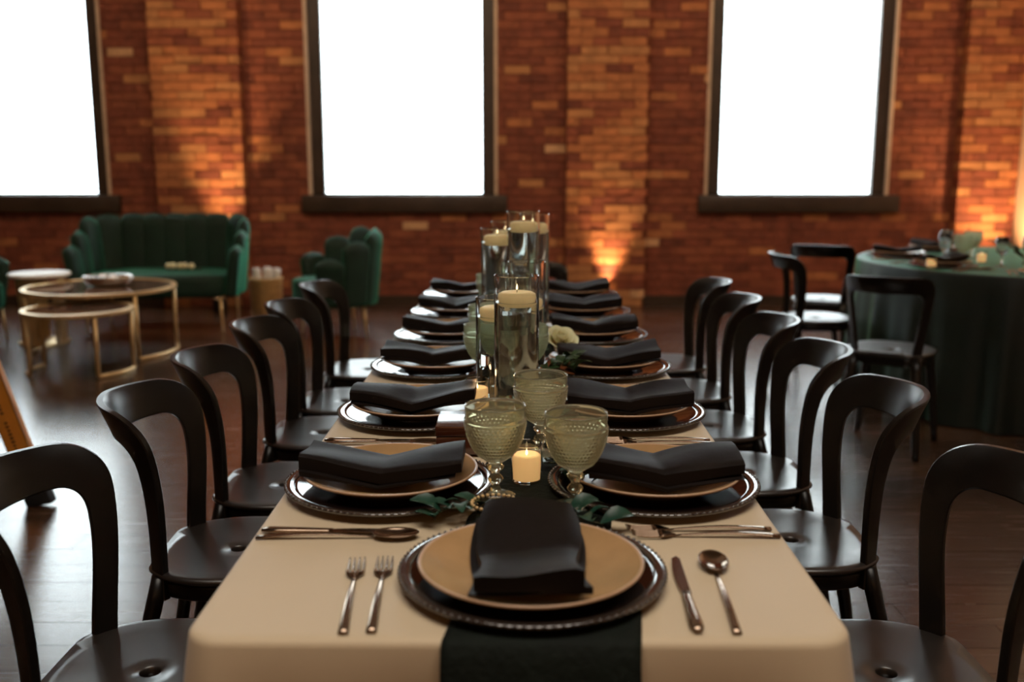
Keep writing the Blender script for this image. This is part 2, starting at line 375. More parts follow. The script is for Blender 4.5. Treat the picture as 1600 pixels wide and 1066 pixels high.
# ------------------------------------------------------------------ dining chairs
def make_chair(name, label, group):
    t = empty(name, (0, 0, 0), 0, label, 'chair', group)
    def sq(r, a, e=2.25):
        c, s = math.cos(a), math.sin(a); k = (abs(c) ** e + abs(s) ** e) ** (-1 / e)
        return r * k * c, r * k * s
    prof = [(.017, .424), (.017, .4435), (.0185, .4455), (.05, .446), (.10, .4475), (.15, .4505), (.18, .4535), (.190, .4530), (.1965, .4500), (.1975, .4465), (.1962, .4425), (.189, .437), (.12, .428), (.017, .424)]
    bm = bmesh.new(); rings = []; n = 64
    for r_, z in prof:
        e = 2 + .3 * min(1, r_ / .19)
        r_ *= .953 if r_ > .02 else 1; rings.append([bm.verts.new((max(-.160, sq(r_, 2 * PI * i / n, e)[0]), sq(r_, 2 * PI * i / n, e)[1], z)) for i in range(n)])
    for a, b in zip(rings, rings[1:]):
        for i in range(n): bm.faces.new((a[i], a[(i + 1) % n], b[(i + 1) % n], b[i]))
    bmesh.ops.remove_doubles(bm, verts=bm.verts, dist=1e-6); bmesh.ops.recalc_face_normals(bm, faces=bm.faces)
    finish('seat', bm, seat_m, t)
    bm = bmesh.new(); rings = []
    for r_, z in [(.145, .432), (.168, .432), (.171, .426), (.168, .402), (.162, .396), (.150, .396), (.145, .432)]:
        rings.append([bm.verts.new((max(-.150, sq(r_, 2 * PI * i / n, 2.6)[0]), sq(r_, 2 * PI * i / n, 2.6)[1], z)) for i in range(n)])
    for a, b in zip(rings, rings[1:]):
        for i in range(n): bm.faces.new((a[i], a[(i + 1) % n], b[(i + 1) % n], b[i]))
    bmesh.ops.remove_doubles(bm, verts=bm.verts, dist=1e-6); bmesh.ops.recalc_face_normals(bm, faces=bm.faces)
    finish('seat_frame', bm, chair_m, t)
    # back: an arched band wrapped on a leaning curved surface
    def surf(s, z, off=0.0):
        v = (z - .40) / .40
        v = max(0, v); A = .180 + .018 * v + .066 * v ** 2.8; B = .171 + .006 * v + .034 * v ** 2.6
        th = s
        p = Vector((-A * math.cos(th) ** .9 if math.cos(th) > 0 else 0, B * math.sin(th) * 1.06, z))
        nrm = Vector((-math.cos(th) * B, math.sin(th) * A, 0)).normalized()
        return p + nrm * off
    HT = .795
    N = 40; outer = []; inner = []
    def arch(s0, zc, top, side_w0, rs, rz, nn):
        pts = []
        zs = zc
        for i in range(nn):
            z = .395 + (zs - .395) * i / nn; f = (z - .395) / (zs - .395)
            pts.append((-(side_w0 + (s0 - side_w0) * sm(f)), z))
        for i in range(nn + 1):
            q = PI / 2 * i / nn; e = .86
            pts.append((-(s0 - rs + rs * math.cos(q) ** e), zs + rz * math.sin(q) ** e))
        return pts
    n1 = 12
    o_ = arch(1.08, .705, HT, .93, .44, HT - .705, n1)
    i_ = arch(.84, .668, HT - .07, .68, .25, HT - .072 - .668, n1)
    m1 = 8
    for k in range(1, m1): o_.append((-(1.08 - .44) * (1 - k / m1), HT + .004 * (k / m1))); i_.append((-(.84 - .25) * (1 - k / m1), HT - .072))
    o_.append((0, HT + .004)); i_.append((0, HT - .072))
    o_ += [(-a, z) for a, z in reversed(o_[:-1])]; i_ += [(-a, z) for a, z in reversed(i_[:-1])]
    bm = bmesh.new(); th = .0085; rows = []
    for (so, zo), (si, zi) in zip(o_, i_):
        row = []
        for (f, off) in ((0, -.72), (.0, .72), (.045, 1), (.5, 1), (.955, 1), (1, .72), (1, -.72), (.955, -1), (.5, -1), (.045, -1)):
            row.append(bm.verts.new(surf(so + (si - so) * f, zo + (zi - zo) * f, off * th)))
        rows.append(row)
    for a, b in zip(rows, rows[1:]):
        for k in range(10): bm.faces.new((a[k], a[(k + 1) % 10], b[(k + 1) % 10], b[k]))
    bm.faces.new(rows[0]); bm.faces.new(list(reversed(rows[-1])))
    bmesh.ops.recalc_face_normals(bm, faces=bm.faces)
    finish('backrest', bm, chair_m, t, angle=38)
    for s in (-1, 1):
        pb = surf(s * .81, .40)
        for (p0, p1, ra, rb) in ((Vector((pb.x, pb.y, .44)), Vector((-.215, s * .175, 0)), .021, .013), (Vector((.135, s * .135, .425)), Vector((.185, s * .175, 0)), .020, .012)):
            bm = bmesh.new(); K = 8
            tube(bm, [p0.lerp(p1, i / K) + Vector(((-.008 if p0.x < 0 else .008) * math.sin(PI * i / K), 0, 0)) for i in range(K + 1)], [ra * (1 - i / K) ** .8 + rb * (1 - (1 - i / K) ** .8) for i in range(K + 1)], 12, flat=(1.15, .85))
            bm.normal_update(); finish('leg', bm, chair_m, t)
    return t
side_word = {-1: 'left', 1: 'right'}
first = None
for s in (-1, 1):
    for k in range(6):
        x = s * -1 * -.61 if False else s * .61
        y = ([1.525, 2.06, 2.50, 3.01, 3.43, 3.98] if s < 0 else [1.53, 2.12, 2.61, 3.10, 3.60, 4.11])[k]
        rz = 0 if s < 0 else PI
        jit = random.Random(k * 3 + s).uniform(-.04, .04) if k else 0
        lab = 'dark chair on the %s side of the long table, %s' % (side_word[s], place(k))
        if first is None:
            first = make_chair('dining_chair', lab, 'dining chairs along the long table'); first.location = (x, y, 0); first.rotation_euler = (0, 0, rz)
        else: dup(first, (x, y, 0), rz + jit, lab)
dup(first, (.05, 4.66, 0), -PI / 2, 'dark dining chair at the far end of the long table, mostly hidden')
g2 = 'dining chairs around the round green table'
dup(first, (1.62, 5.37, 0), 0, 'dark dining chair left of the round green table, seen side-on', g2)
dup(first, (1.88, 6.11, 0), math.radians(66), 'dark dining chair beyond the round green table at its back left', g2)
dup(first, (1.69, 4.44, 0), math.radians(57), 'dark dining chair in front of the round green table, back toward the camera', g2)

# ------------------------------------------------------------------ long table
TX, TY0, TY1, TZ = .382, 1.035, 4.36, .750
t = empty('banquet_table', (0, (TY0 + TY1) / 2, 0), 0, 'long banquet table hidden under the champagne cloth', 'table')
cy = (TY0 + TY1) / 2; hy = (TY1 - TY0) / 2
finish('tabletop', rbox(-TX + .02, TX - .02, -hy + .02, hy - .02, TZ - .035, TZ - .004, .004), wicker, t)
for sx in (-1, 1):
    for sy in (-1, 1):
        bm = bmesh.new(); tube(bm, [(sx * .28, sy * 1.45, 0), (sx * .28, sy * 1.45, TZ - .035)], .016, 10); finish('leg', bm, black_m, t)
def rrect(hx, hy, r, n=8, side=24):
    pts = []
    for (cx, cyy, a0) in ((hx - r, hy - r, 0), (-hx + r, hy - r, PI / 2), (-hx + r, -hy + r, PI), (hx - r, -hy + r, 1.5 * PI)):
        for i in range(n + 1): a = a0 + PI / 2 * i / n; pts.append((cx + r * math.cos(a), cyy + r * math.sin(a), math.cos(a), math.sin(a)))
    out = []
    m = len(pts)
    for i in range(m):
        a, b = pts[i], pts[(i + 1) % m]; out.append(a)
        d = math.hypot(b[0] - a[0], b[1] - a[1])
        if d > .15:
            K = int(d / .035)
            for k in range(1, K): f = k / K; out.append((a[0] + (b[0] - a[0]) * f, a[1] + (b[1] - a[1]) * f, a[2], a[3]))
    return out
def skirt_cloth(ring, z, drop, amp, wl, R=.012, seed=0, corner=None):
    """ring: list of (x,y,nx,ny) going round the edge; returns a bmesh of the top and the hanging side"""
    bm = bmesh.new(); P = 0; acc = []
    n = len(ring)
    for i in range(n): acc.append(P); P += math.hypot(ring[(i + 1) % n][0] - ring[i][0], ring[(i + 1) % n][1] - ring[i][1])
    waves = max(4, round(P / wl)); rr = random.Random(seed); ph = [rr.uniform(0, 6.28) for _ in range(3)]
    levels = [('in', .90), ('in', .97)] + [('r', q) for q in (0, .33, .66, 1)] + [('d', f) for f in (.08, .2, .35, .5, .7, .85, 1.0)]
    rings = []
    cx = sum(p[0] for p in ring) / n; cyy = sum(p[1] for p in ring) / n
    for kind, v in levels:
        row = []
        for i, (x, y, nx, ny) in enumerate(ring):
            u = acc[i] / P * 2 * PI
            if kind == 'in': row.append(bm.verts.new((x - nx * (.034 if v < .95 else .02), y - ny * (.034 if v < .95 else .02), z)))
            elif kind == 'r':
                q = v * PI / 2; row.append(bm.verts.new((x - nx * R * (1 - math.sin(q)), y - ny * R * (1 - math.sin(q)), z - R * (1 - math.cos(q)))))
            else:
                w = math.sin(u * waves + ph[0]) * .6 + math.sin(u * (waves * .61) // 1 + ph[1]) * .0 + math.sin(u * round(waves * 1.7) + ph[1]) * .3
                c = corner(x, y) if corner else 0
                a = amp * v ** .8 * (w * .5 + .5) + c * v ** .9
                row.append(bm.verts.new((x + nx * a, y + ny * a, z - R - v * (drop - R))))
        rings.append(row)
    bm.faces.new(rings[0])
    for a, b in zip(rings, rings[1:]):
        for i in range(n): bm.faces.new((a[i], b[i], b[(i + 1) % n], a[(i + 1) % n]))
    bmesh.ops.recalc_face_normals(bm, faces=bm.faces)
    return bm
ring = rrect(TX, hy, .045)
bm = skirt_cloth(ring, TZ, .52, .030, .30, R=.010, seed=4, corner=lambda x, y: .05 * (1 if math.hypot(abs(x) - TX, abs(y) - hy) < .07 else 0))
o = finish('tablecloth', bm, cloth_m, loc=(0, cy, 0)); tag(o, 'champagne satin tablecloth over the long banquet table', 'tablecloth')

# green runner down the middle, falling over the near edge
bm = bmesh.new(); rr = random.Random(5); rows = []
path = [(y_, TZ + .002) for y_ in [4.30 - i * .045 for i in range(int((4.30 - TY0) / .045))]]
path = [p for p in path if p[0] > TY0 + .015] + [(TY0 + .010, TZ + .002), (TY0 - .001, TZ + .0015), (TY0 - .008, TZ - .004), (TY0 - .014, TZ - .02), (TY0 - .030, TZ - .07), (TY0 - .036, TZ - .14), (TY0 - .040, TZ - .22), (TY0 - .042, TZ - .30), (TY0 - .044, TZ - .38)]
NX = 22
for i, (y_, z_) in enumerate(path):
    hang = max(0, (TZ - z_) / .38)
    wL = -.083 - .008 * math.sin(y_ * 21) + .006 * hang - .012 * hang * math.sin(z_ * 25); wR = .140 + .008 * math.sin(y_ * 17 + 1) + .01 * hang * math.sin(z_ * 30)
    if hang == 0 and y_ > 1.45: wL += .02; wR -= .03
    row = []
    for k in range(NX + 1):
        f = k / NX; x = wL + (wR - wL) * f
        up = .0016 * (1 + math.sin(f * 23 + y_ * 9)) if hang == 0 and y_ > TY0 + .03 else 0
        fold = .008 * hang * math.sin(f * 19 + z_ * 3)
        row.append((x, y_ - abs(fold), z_ + up))
    rows.append([bm.verts.new(p) for p in row])
for a, b in zip(rows, rows[1:]):
    for k in range(NX): bm.faces.new((a[k], b[k], b[k + 1], a[k + 1]))
bmesh.ops.recalc_face_normals(bm, faces=bm.faces)
bmesh.ops.solidify(bm, geom=bm.faces[:], thickness=-.0012)
tag(finish('table_runner', bm, runner_m), 'dark green crinkled runner down the long table, hanging over its near end', 'table runner')

# ------------------------------------------------------------------ place-setting pieces (local: diner sits at -Y, looks to +Y)
def mk_charger():
    t = empty('charger_plate', cat='plate')
    finish('well', L_([(0, .002), (.09, .002), (.105, .003), (.130, .0075), (.150, .0105), (.158, .0115), (.158, .0085), (.12, .0035), (.09, 0), (0, 0)], 72), charger_m, t)
    bm = L_([(.156, .0118), (.160, .0135), (.1675, .0135), (.1705, .0120), (.1705, .0095), (.166, .0085), (.156, .0085), (.156, .0118)], 96)
    for i in range(96):
        a = 2 * PI * i / 96; c = Vector((.1693 * math.cos(a), .1693 * math.sin(a), .0122))
        bmesh.ops.create_icosphere(bm, subdivisions=1, radius=.0031, matrix=Matrix.Translation(c))
    finish('beaded_rim', bm, charger_rim, t)
    return t
def mk_plate():
    t = empty('stoneware_plate', cat='plate')
    PR = .141
    finish('well', L_([(0, .0075), (.070, .0075), (.085, .009), (.105, .0145), (.122, .0215), (.134, .0275), (.1375, .0293)], 72), plate_m, t)
    finish('lip', L_([(.1373, .0292), (.1392, .0305), (.1412, .0303), (.142, .0288), (.1412, .0268), (.1392, .0263), (.137, .0275), (.1373, .0292)], 72), plate_lip, t)
    finish('underside', L_([(.1395, .0266), (.125, .0185), (.105, .0095), (.085, .004), (.074, .0025), (.074, 0), (.066, 0), (.066, .0025), (0, .0025)], 72), plate_under, t)
    return t
def mk_napkin(seed):
    """folded napkin lying across the plate toward the diner: several layers, dipping into the plate"""
    r = random.Random(seed); bm = bmesh.new()
    Ln, W = .262, .132
    def slab(x0, x1, y0, y1, zb, zt, sk, wav):
        NXs, NYs = 14, 26; top = []; bot = []
        for j in range(NYs + 1):
            v = j / NYs; rt = []; rb = []
            for i in range(NXs + 1):
                u = i / NXs
                yy = y0 + (y1 - y0) * v; xx = x0 + (x1 - x0) * u + sk * (v - .5) + wav * math.sin(v * 7 + seed) * (u - .5) * 2
                tt = abs(yy - (y0 + y1) / 2) / (y1 - y0) * 2
                sag = -.021 * max(0, 1 - tt) ** (1.0 + .25 * (seed % 3)) - .003 * (1 - u)
                yb = sag
                puff = .0035 * math.sin(u * 5 + seed + v * 3) + .002 * math.sin(v * 9 + u * 2 + seed * 2)
                edge = min(u, 1 - u) * 14; rt.append(bm.verts.new((xx, yy, zb + yb + (zt - zb) * (1 if edge > 1 else .86 + .14 * math.sqrt(max(0, edge))) + puff)))
                rb.append(bm.verts.new((xx, yy, zb + yb + min(puff, 0) * .3)))
            top.append(rt); bot.append(rb)
        for j in range(NYs):
            for i in range(NXs):
                bm.faces.new((top[j][i], top[j][i + 1], top[j + 1][i + 1], top[j + 1][i])); bm.faces.new((bot[j][i], bot[j + 1][i], bot[j + 1][i + 1], bot[j][i + 1]))
            bm.faces.new((top[j][0], top[j + 1][0], bot[j + 1][0], bot[j][0])); bm.faces.new((top[j][NXs], bot[j][NXs], bot[j + 1][NXs], top[j + 1][NXs]))
        for i in range(NXs):
            bm.faces.new((top[0][i], bot[0][i], bot[0][i + 1], top[0][i + 1])); bm.faces.new((top[NYs][i], top[NYs][i + 1], bot[NYs][i + 1], bot[NYs][i]))
    a = r.uniform(-.004, .004)
    slab(-W / 2 - .006, W / 2 + .004, -Ln / 2 + .008, Ln / 2 - .010, .0350, .0385, a, .004)
    slab(-W / 2 + .003, W / 2 - .004, -Ln / 2 + .006, Ln / 2, .0405, .0615, -a, .006)
    # rolled fold that joins the layers along one long side
    bmesh.ops.recalc_face_normals(bm, faces=bm.faces)
    return tag(finish('napkin', bm, napkin_m, angle=45), cat='napkin')
def handle(bm, L0, L1, w0, w1, z0=.003, arch=.004, n=12):
    pts = []; rs = []
    for i in range(n + 1):
        f = i / n; pts.append((0, L0 + (L1 - L0) * f, z0 + arch * math.sin(PI * f))); rs.append((w0 + (w1 - w0) * f) / 2)
    tube(bm, pts, rs, 10, flat=(1, .38) if False else (1, .40))
def mk_fork():
    t = empty('fork', cat='cutlery')
    bm = bmesh.new(); handle(bm, -.105, .045, .0125, .0055); finish('handle', bm, bronze, t)
    bm = bmesh.new(); rows = []
    for f in range(9):
        v = f / 8; y = .043 + .022 * v; w = .0028 + .0092 * sm(v * 1.2); z = .0035 + .002 * v
        rows.append([bm.verts.new((sx * w, y, z + zz)) for (sx, zz) in ((-1, 0), (0, -.0022), (1, 0), (1, .0016), (0, -.0004), (-1, .0016))])
    for a, b in zip(rows, rows[1:]):
        for k in range(6): bm.faces.new((a[k], a[(k + 1) % 6], b[(k + 1) % 6], b[k]))
    bm.faces.new(rows[0]); bm.faces.new(list(reversed(rows[-1]))); bmesh.ops.recalc_face_normals(bm, faces=bm.faces)
    finish('fork_head', bm, bronze, t)
    for k in range(4):
        x = (k - 1.5) * .0065; bm = bmesh.new()
        tube(bm, [(x, .062 + i * .0088, .0055 + .0004 * i - .0022 * math.sin(PI * i / 5)) for i in range(6)], [.0021, .0020, .0019, .0018, .0015, .0007], 8)
        finish('tine', bm, bronze, t)
    return t
def mk_spoon():
    t = empty('spoon', cat='cutlery')
    bm = bmesh.new(); handle(bm, -.115, .052, .011, .0050); finish('handle', bm, bronze, t)
    bm = bmesh.new(); n = 28; rings = []
    for (s_, zz) in ((.0, -.0065), (.35, -.0058), (.65, -.0038), (.9, -.0008), (1.0, .0012), (1.0, .0022), (.9, .0004), (.65, -.0026), (.35, -.0046), (0, -.0053)):
        if s_ == 0: rings.append([bm.verts.new((0, .083, .0078 + zz))])
        else: rings.append([bm.verts.new((.0195 * s_ * math.cos(2 * PI * i / n), .083 + .0335 * s_ * math.sin(2 * PI * i / n), .0078 + zz)) for i in range(n)])
    for a, b in zip(rings, rings[1:]):
        for i in range(n):
            j = (i + 1) % n
            if len(a) == 1: bm.faces.new((a[0], b[j], b[i]))
            elif len(b) == 1: bm.faces.new((a[i], a[j], b[0]))
            else: bm.faces.new((a[i], a[j], b[j], b[i]))
    bmesh.ops.recalc_face_normals(bm, faces=bm.faces); finish('spoon_bowl', bm, bronze, t)
    return t
def mk_knife():
    t = empty('knife', cat='cutlery')
    bm = bmesh.new(); tube(bm, [(0, -.108 + i * .0115, .0048) for i in range(10)], [.0045, .0082, .0084, .0080, .0075, .0070, .0066, .0062, .0060, .0050], 12, flat=(1, .5)); finish('handle', bm, bronze, t)
    bm = bmesh.new(); out = []
    K = 14
    for i in range(K + 1): f = i / K; out.append((-.0045 - .004 * math.sin(PI * min(1, f * 1.1)) * (1 - f * .2) if f < .97 else .002, -.008 + .118 * f))
    for i in range(K, -1, -1): f = i / K; out.append((.0065 - (.004 if f > .96 else 0), -.008 + .118 * f))
    a = [bm.verts.new((x, y, .0036)) for x, y in out]; b = [bm.verts.new((x, y, .0054)) for x, y in out]
    bm.faces.new(a); bm.faces.new(list(reversed(b)))
    for i in range(len(out)): bm.faces.new((a[i], b[i], b[(i + 1) % len(out)], a[(i + 1) % len(out)]))
    bmesh.ops.recalc_face_normals(bm, faces=bm.faces); finish('blade', bm, bronze, t, smooth=False)
    return t
PRO = dict(charger=mk_charger(), plate=mk_plate(), fork=mk_fork(), spoon=mk_spoon(), knife=mk_knife())
NAPS = [mk_napkin(s) for s in (3, 5, 8)]
used = set()
def put(key, loc, rz, label, group=None):
    root = PRO[key] if isinstance(key, str) else key
    if id(root) not in used:
        used.add(id(root)); root.location = loc; root.rotation_euler = (0, 0, rz); root['label'] = label
        if group: root['group'] = group
        return root
    return dup(root, loc, rz, label, group)
def setting(cx, cyy, rz, where, z=TZ, ki=0, cut=True, gr='long table', nz=0.0, prefix=''):
    """rz: direction the diner looks toward, measured from +Y"""
    c, s = math.cos(rz), math.sin(rz)
    def W(x, y): return (cx + c * x - s * y, cyy + s * x + c * y)
    put('charger', (cx, cyy, z), rz, 'beaded brown charger, %s' % where, 'charger plates on the ' + gr)
    zp = z + .0030
    put('plate', (cx, cyy, zp), rz, 'tan stoneware plate, %s' % where, 'stoneware plates on the ' + gr)
    n = NAPS[ki % 3]
    put(n, (*W(0, -.012), zp + .001 + nz), rz, 'dark folded napkin, %s' % where, 'napkins on the ' + gr)
    if cut:
        k = random.Random(int(cx * 1000 + cyy * 100))
        j = lambda a=.006: k.uniform(-a, a)
        cu = 'cutlery on the ' + gr
        put('fork', (*W(-.212, -.035 + j()), z), rz + j(.03) * 2, 'bronze fork on the outer left, %s' % where, cu)
        put('fork', (*W(-.184, -.030 + j()), z), rz - j(.03), 'bronze fork next to the plate, %s' % where, cu)
        put('knife', (*W(.194, -.035 + j()), z), rz + j(.03), 'bronze table knife, %s' % where, cu)
        put('spoon', (*W(.225, -.025 + j()), z), rz + j(.03) * 2, 'bronze round spoon, %s' % where, cu)
RZL = TZ + .0045
# near-end setting (its cutlery is placed by hand)
where = 'near end of the long table'
put('charger', (.018, 1.205, RZL), 0, 'dark brown glass charger with beaded rim, ' + where, 'charger plates on the long table')
put('plate', (.016, 1.185, RZL + .003), 0, 'tan stoneware plate with pale lip, ' + where, 'stoneware plates on the long table')
put(NAPS[0], (.014, 1.187, RZL + .004), 0.0, 'dark folded satin napkin across the plate, ' + where, 'napkins on the long table')
cu = 'cutlery on the long table'
put('fork', (-.206, 1.152, TZ), math.radians(4.5), 'bronze fork, left of the pair left of the near-end plate', cu)
put('fork', (-.172, 1.156, TZ), math.radians(3), 'bronze fork, right of the pair left of the near-end plate', cu)
put('knife', (.207, 1.160, TZ), math.radians(-1.5), 'bronze table knife right of the near-end plate', cu)
put('spoon', (.254, 1.165, TZ), math.radians(-3), 'bronze round spoon, rightmost at the near end of the table', cu)
for s in (-1, 1):
    for k in range(6):
        y = 1.565 + .474 * k
        setting(s * .208 + (.012 if s > 0 else 0), y, -PI / 2 if s < 0 else PI / 2, '%s side of the long table, %s' % (side_word[s], place(k)), RZL if False else TZ + .0042, ki=k + (1 if s > 0 else 0), cut=False)
        w = '%s side of the long table, %s place' % (side_word[s], ordn(k))
        r2 = random.Random(k * 5 + s)
        # diner on the left faces +x: knife and spoon nearer the camera, forks beyond; mirrored on the right
        rz = -PI / 2 if s < 0 else PI / 2
        xo = s * .262
        ky, fy = (-1, 1) if s < 0 else (1, -1)
        if k < 6:
            put('knife', (xo, y + ky * .202, TZ), rz + r2.uniform(-.03, .03), 'bronze table knife, ' + w, cu)
            put('spoon', (xo - s * .005, y + ky * .222, TZ), rz + r2.uniform(-.03, .03), 'bronze round spoon, ' + w, cu)
            put('fork', (xo, y + fy * .190, TZ), rz + r2.uniform(-.04, .04), 'bronze fork next to the plate, ' + w, cu)
            put('fork', (xo + s * .006, y + fy * .214, TZ), rz + r2.uniform(-.03, .03), 'bronze outer fork, ' + w, cu)

# ------------------------------------------------------------------ goblets, votives, vases
def mk_goblet(mat, label):
    t = empty('goblet', cat='goblet', label=label)
    Ht = .148
    bm = bmesh.new()
    def ro(z):      # outer bowl profile
        f = (z - .052) / (Ht - .052)
        return .049 * (1 - (1 - min(1, f * 1.02)) ** 2.6) ** .62 if f > 0 else .004
    NS, NR = 6 * 42, 80; rings = []
    for j in range(NR + 1):
        z = .054 + (Ht - .054) * j / NR; r0 = max(.010, ro(z)); row = []
        band = .064 < z < .1215
        lip = .0022 * max(0, 1 - ((z - .1265) / .0028) ** 2)
        ri, fj = divmod(j, 5)
        for i in range(NS):
            b = 0
            if band:
                u = i / 6 + (ri % 2) * .5; du = (u - math.floor(u) - .5) * 2; dv = (fj / 5 - .4) * 2
                b = .0030 * math.sqrt(max(0, 1 - .95 * du * du - .95 * dv * dv))
            r_ = r0 - .001 + b + lip; a = 2 * PI * i / NS; row.append(bm.verts.new((r_ * math.cos(a), r_ * math.sin(a), z)))
        rings.append(row)
    row = [bm.verts.new(((.0478) * math.cos(2 * PI * i / NS), .0478 * math.sin(2 * PI * i / NS), Ht + .0012)) for i in range(NS)]; rings.append(row)
    for j in range(18):
        z = Ht - .001 - (Ht - .001 - .064) * j / 17; r_ = max(.004, ro(z) - .0034)
        if j == 17: r_ = .006
        rings.append([bm.verts.new((r_ * math.cos(2 * PI * i / NS), r_ * math.sin(2 * PI * i / NS), z)) for i in range(NS)])
    for a, b in zip(rings, rings[1:]):
        for i in range(NS): bm.faces.new((a[i], a[(i + 1) % NS], b[(i + 1) % NS], b[i]))
    bm.faces.new(list(reversed(rings[0]))); bm.faces.new(rings[-1]); bmesh.ops.recalc_face_normals(bm, faces=bm.faces)
    finish('bowl', bm, mat, t)
    finish('stem', L_([(0, .010), (.0095, .010), (.0075, .016), (.0065, .020), (.0115, .025), (.0125, .029), (.0105, .033), (.0065, .037), (.0075, .041), (.0125, .046), (.0135, .050), (.0105, .0535), (0, .0535)], 24), mat, t)
    finish('foot', L_([(0, 0), (.031, 0), (.0325, .0015), (.0315, .0032), (.022, .006), (.011, .0095), (0, .0098)], 40), mat, t)
    return t
gob = mk_goblet(goblet_m, ''); gob_p = mk_goblet(goblet_pale, '')
GG = 'pressed glass goblets on the long table'
TR = TZ + .0052
put(gob, (-.036, 1.515, TR), 0, 'sage hobnail glass goblet, left of the two nearest the camera', GG)
put(gob, (.088, 1.470, TR), .4, 'sage hobnail glass goblet, right of the two nearest the camera', GG)
put(gob, (.040, 1.745, TR), .8, 'sage hobnail glass goblet behind the nearest pair, beside the brown box', GG)
put(gob_p, (.022, 2.290, TR), .2, 'sage hobnail goblet seen behind the nearest vase', GG)
put(gob_p, (-.080, 2.300, TR), .2, 'sage hobnail goblet half hidden behind the short left vase', GG)
put(gob_p, (-.085, 2.62, TR), .5, 'pale green hobnail goblet left of the vases by the copper box', GG)
put(gob_p, (-.095, 3.36, TR), .5, 'pale green hobnail goblet at the far left of the tall vases', GG)

def mk_votive(label, loc, group='candle votives on the long table', h=.064, gm=None):
    t = empty('votive_candle', loc, 0, label, 'candle', group)
    finish('glass_cup', L_([(0, 0), (.022, 0), (.0245, .002), (.0265, h), (.0258, h + .001), (.0250, h), (.0230, .005), (0, .005)], 36), gm or glass, t, angle=32)
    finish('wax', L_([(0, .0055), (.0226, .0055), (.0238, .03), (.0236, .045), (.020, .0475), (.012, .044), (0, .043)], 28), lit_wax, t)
    finish('flame', L_([(0, .044), (.0022, .047), (.0018, .051), (0, .056)], 12), flame_m, t)
    return t
mk_votive('lit cream votive candle in clear glass between the two nearest goblets', (.014, 1.590, TR))
mk_votive('lit cream votive candle in clear glass left of the vases, above the brown box', (-.088, 2.085, TR))
lamp('votive_glow_near', 'POINT', (.012, 1.585, TR + .075), .10, (1, .6, .28), radius=.006)
lamp('votive_glow_far', 'POINT', (-.088, 2.085, TR + .075), .10, (1, .6, .28), radius=.006)

def mk_vase(label, x, y, h, wl, r=.047, tiltc=0.0):
    t = empty('cylinder_vase', (x, y, TR), rnd.uniform(0, 6), label, 'vase', 'cylinder vases on the long table')
    finish('vase_glass', L_([(0, 0), (r - .001, 0), (r, .001), (r, h - .001), (r - .001, h), (r - .002, h - .001), (r - .0025, .006), (0, .006)], 64), glass, t, angle=32)
    finish('water', L_([(0, .0065), (r - .0022, .0062), (r - .0022, wl - .001), (r - .0026, wl), (0, wl)], 64), water, t, angle=32)
    c = empty('floating_candle', (x + .001, y, TR + wl - .004), 0, 'cream floating candle, ' + label.replace('clear glass ', '').replace('cylinder ', ''), 'candle', 'floating candles')
    rc = r - .007
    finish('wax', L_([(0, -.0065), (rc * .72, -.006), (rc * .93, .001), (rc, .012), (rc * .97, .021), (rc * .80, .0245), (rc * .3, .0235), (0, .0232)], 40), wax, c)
    bm = bmesh.new(); tube(bm, [(0, 0, .022), (.0004, 0, .030)], .0008, 6); finish('wick', bm, wick_m, c)
    finish('flame', L_([(0, .028), (.0020, .031), (.0016, .036), (0, .042)], 12), flame_m, c)
mk_vase('nearest clear glass cylinder vase of the front group', -.004, 2.06, .292, .236)
mk_vase('short clear glass cylinder vase at the left of the front group', -.047, 2.165, .232, .190)
mk_vase('clear glass cylinder vase at the back right of the front group', .020, 2.47, .280, .168)
mk_vase('tallest clear glass cylinder vase of the far group', .014, 2.86, .385, .335)
mk_vase('left clear glass cylinder vase of the far group', -.063, 2.93, .332, .292)
mk_vase('right clear glass cylinder vase behind the tallest one', .048, 3.06, .368, .318)
mk_vase('clear glass cylinder vase behind the far group left one', -.042, 3.20, .338, .285)

# small gold beaded dish behind the near napkin
t = empty('gold_dish', (-.034, 1.415, TR), 0, 'small gold beaded glass dish behind the near napkin', 'dish')
finish('dish', L_([(0, 0), (.022, 0), (.025, .004), (.034, .020), (.0355, .024), (.034, .0245), (.031, .021), (.022, .007), (0, .006)], 40), amber, t)
bm = bmesh.new()
for k in range(26):
    a = 2 * PI * k / 26; bmesh.ops.create_icosphere(bm, subdivisions=2, radius=.0031, matrix=Matrix.Translation((.0352 * math.cos(a), .0352 * math.sin(a), .0235)))
finish('beaded_edge', bm, gold, t)

# brown boxes
def mk_box(name, label, x0, x1, y0, y1, h, mat, grp=None):
    t = empty(name, ((x0 + x1) / 2, (y0 + y1) / 2, TR), 0, label, 'box', grp)
    a, b = (x1 - x0) / 2, (y1 - y0) / 2
    finish('box_base', rbox(-a + .0015, a - .0015, -b + .0015, b - .0015, 0, h * .62, .0015), mat, t, angle=40)
    finish('lid', rbox(-a, a, -b, b, h * .64, h, .002), mat, t, angle=40)
mk_box('keepsake_box', 'dark brown lacquered box behind the nearest left goblet', -.150, -.010, 1.738, 1.855, .053, box_m)
mk_box('keepsake_box', 'small dark brown box right of the third goblet', .068, .125, 1.945, 2.02, .036, box_m)
mk_box('keepsake_box', 'small copper brown box beside the pale green goblet', -.150, -.122, 2.74, 2.80, .050, copper_m)

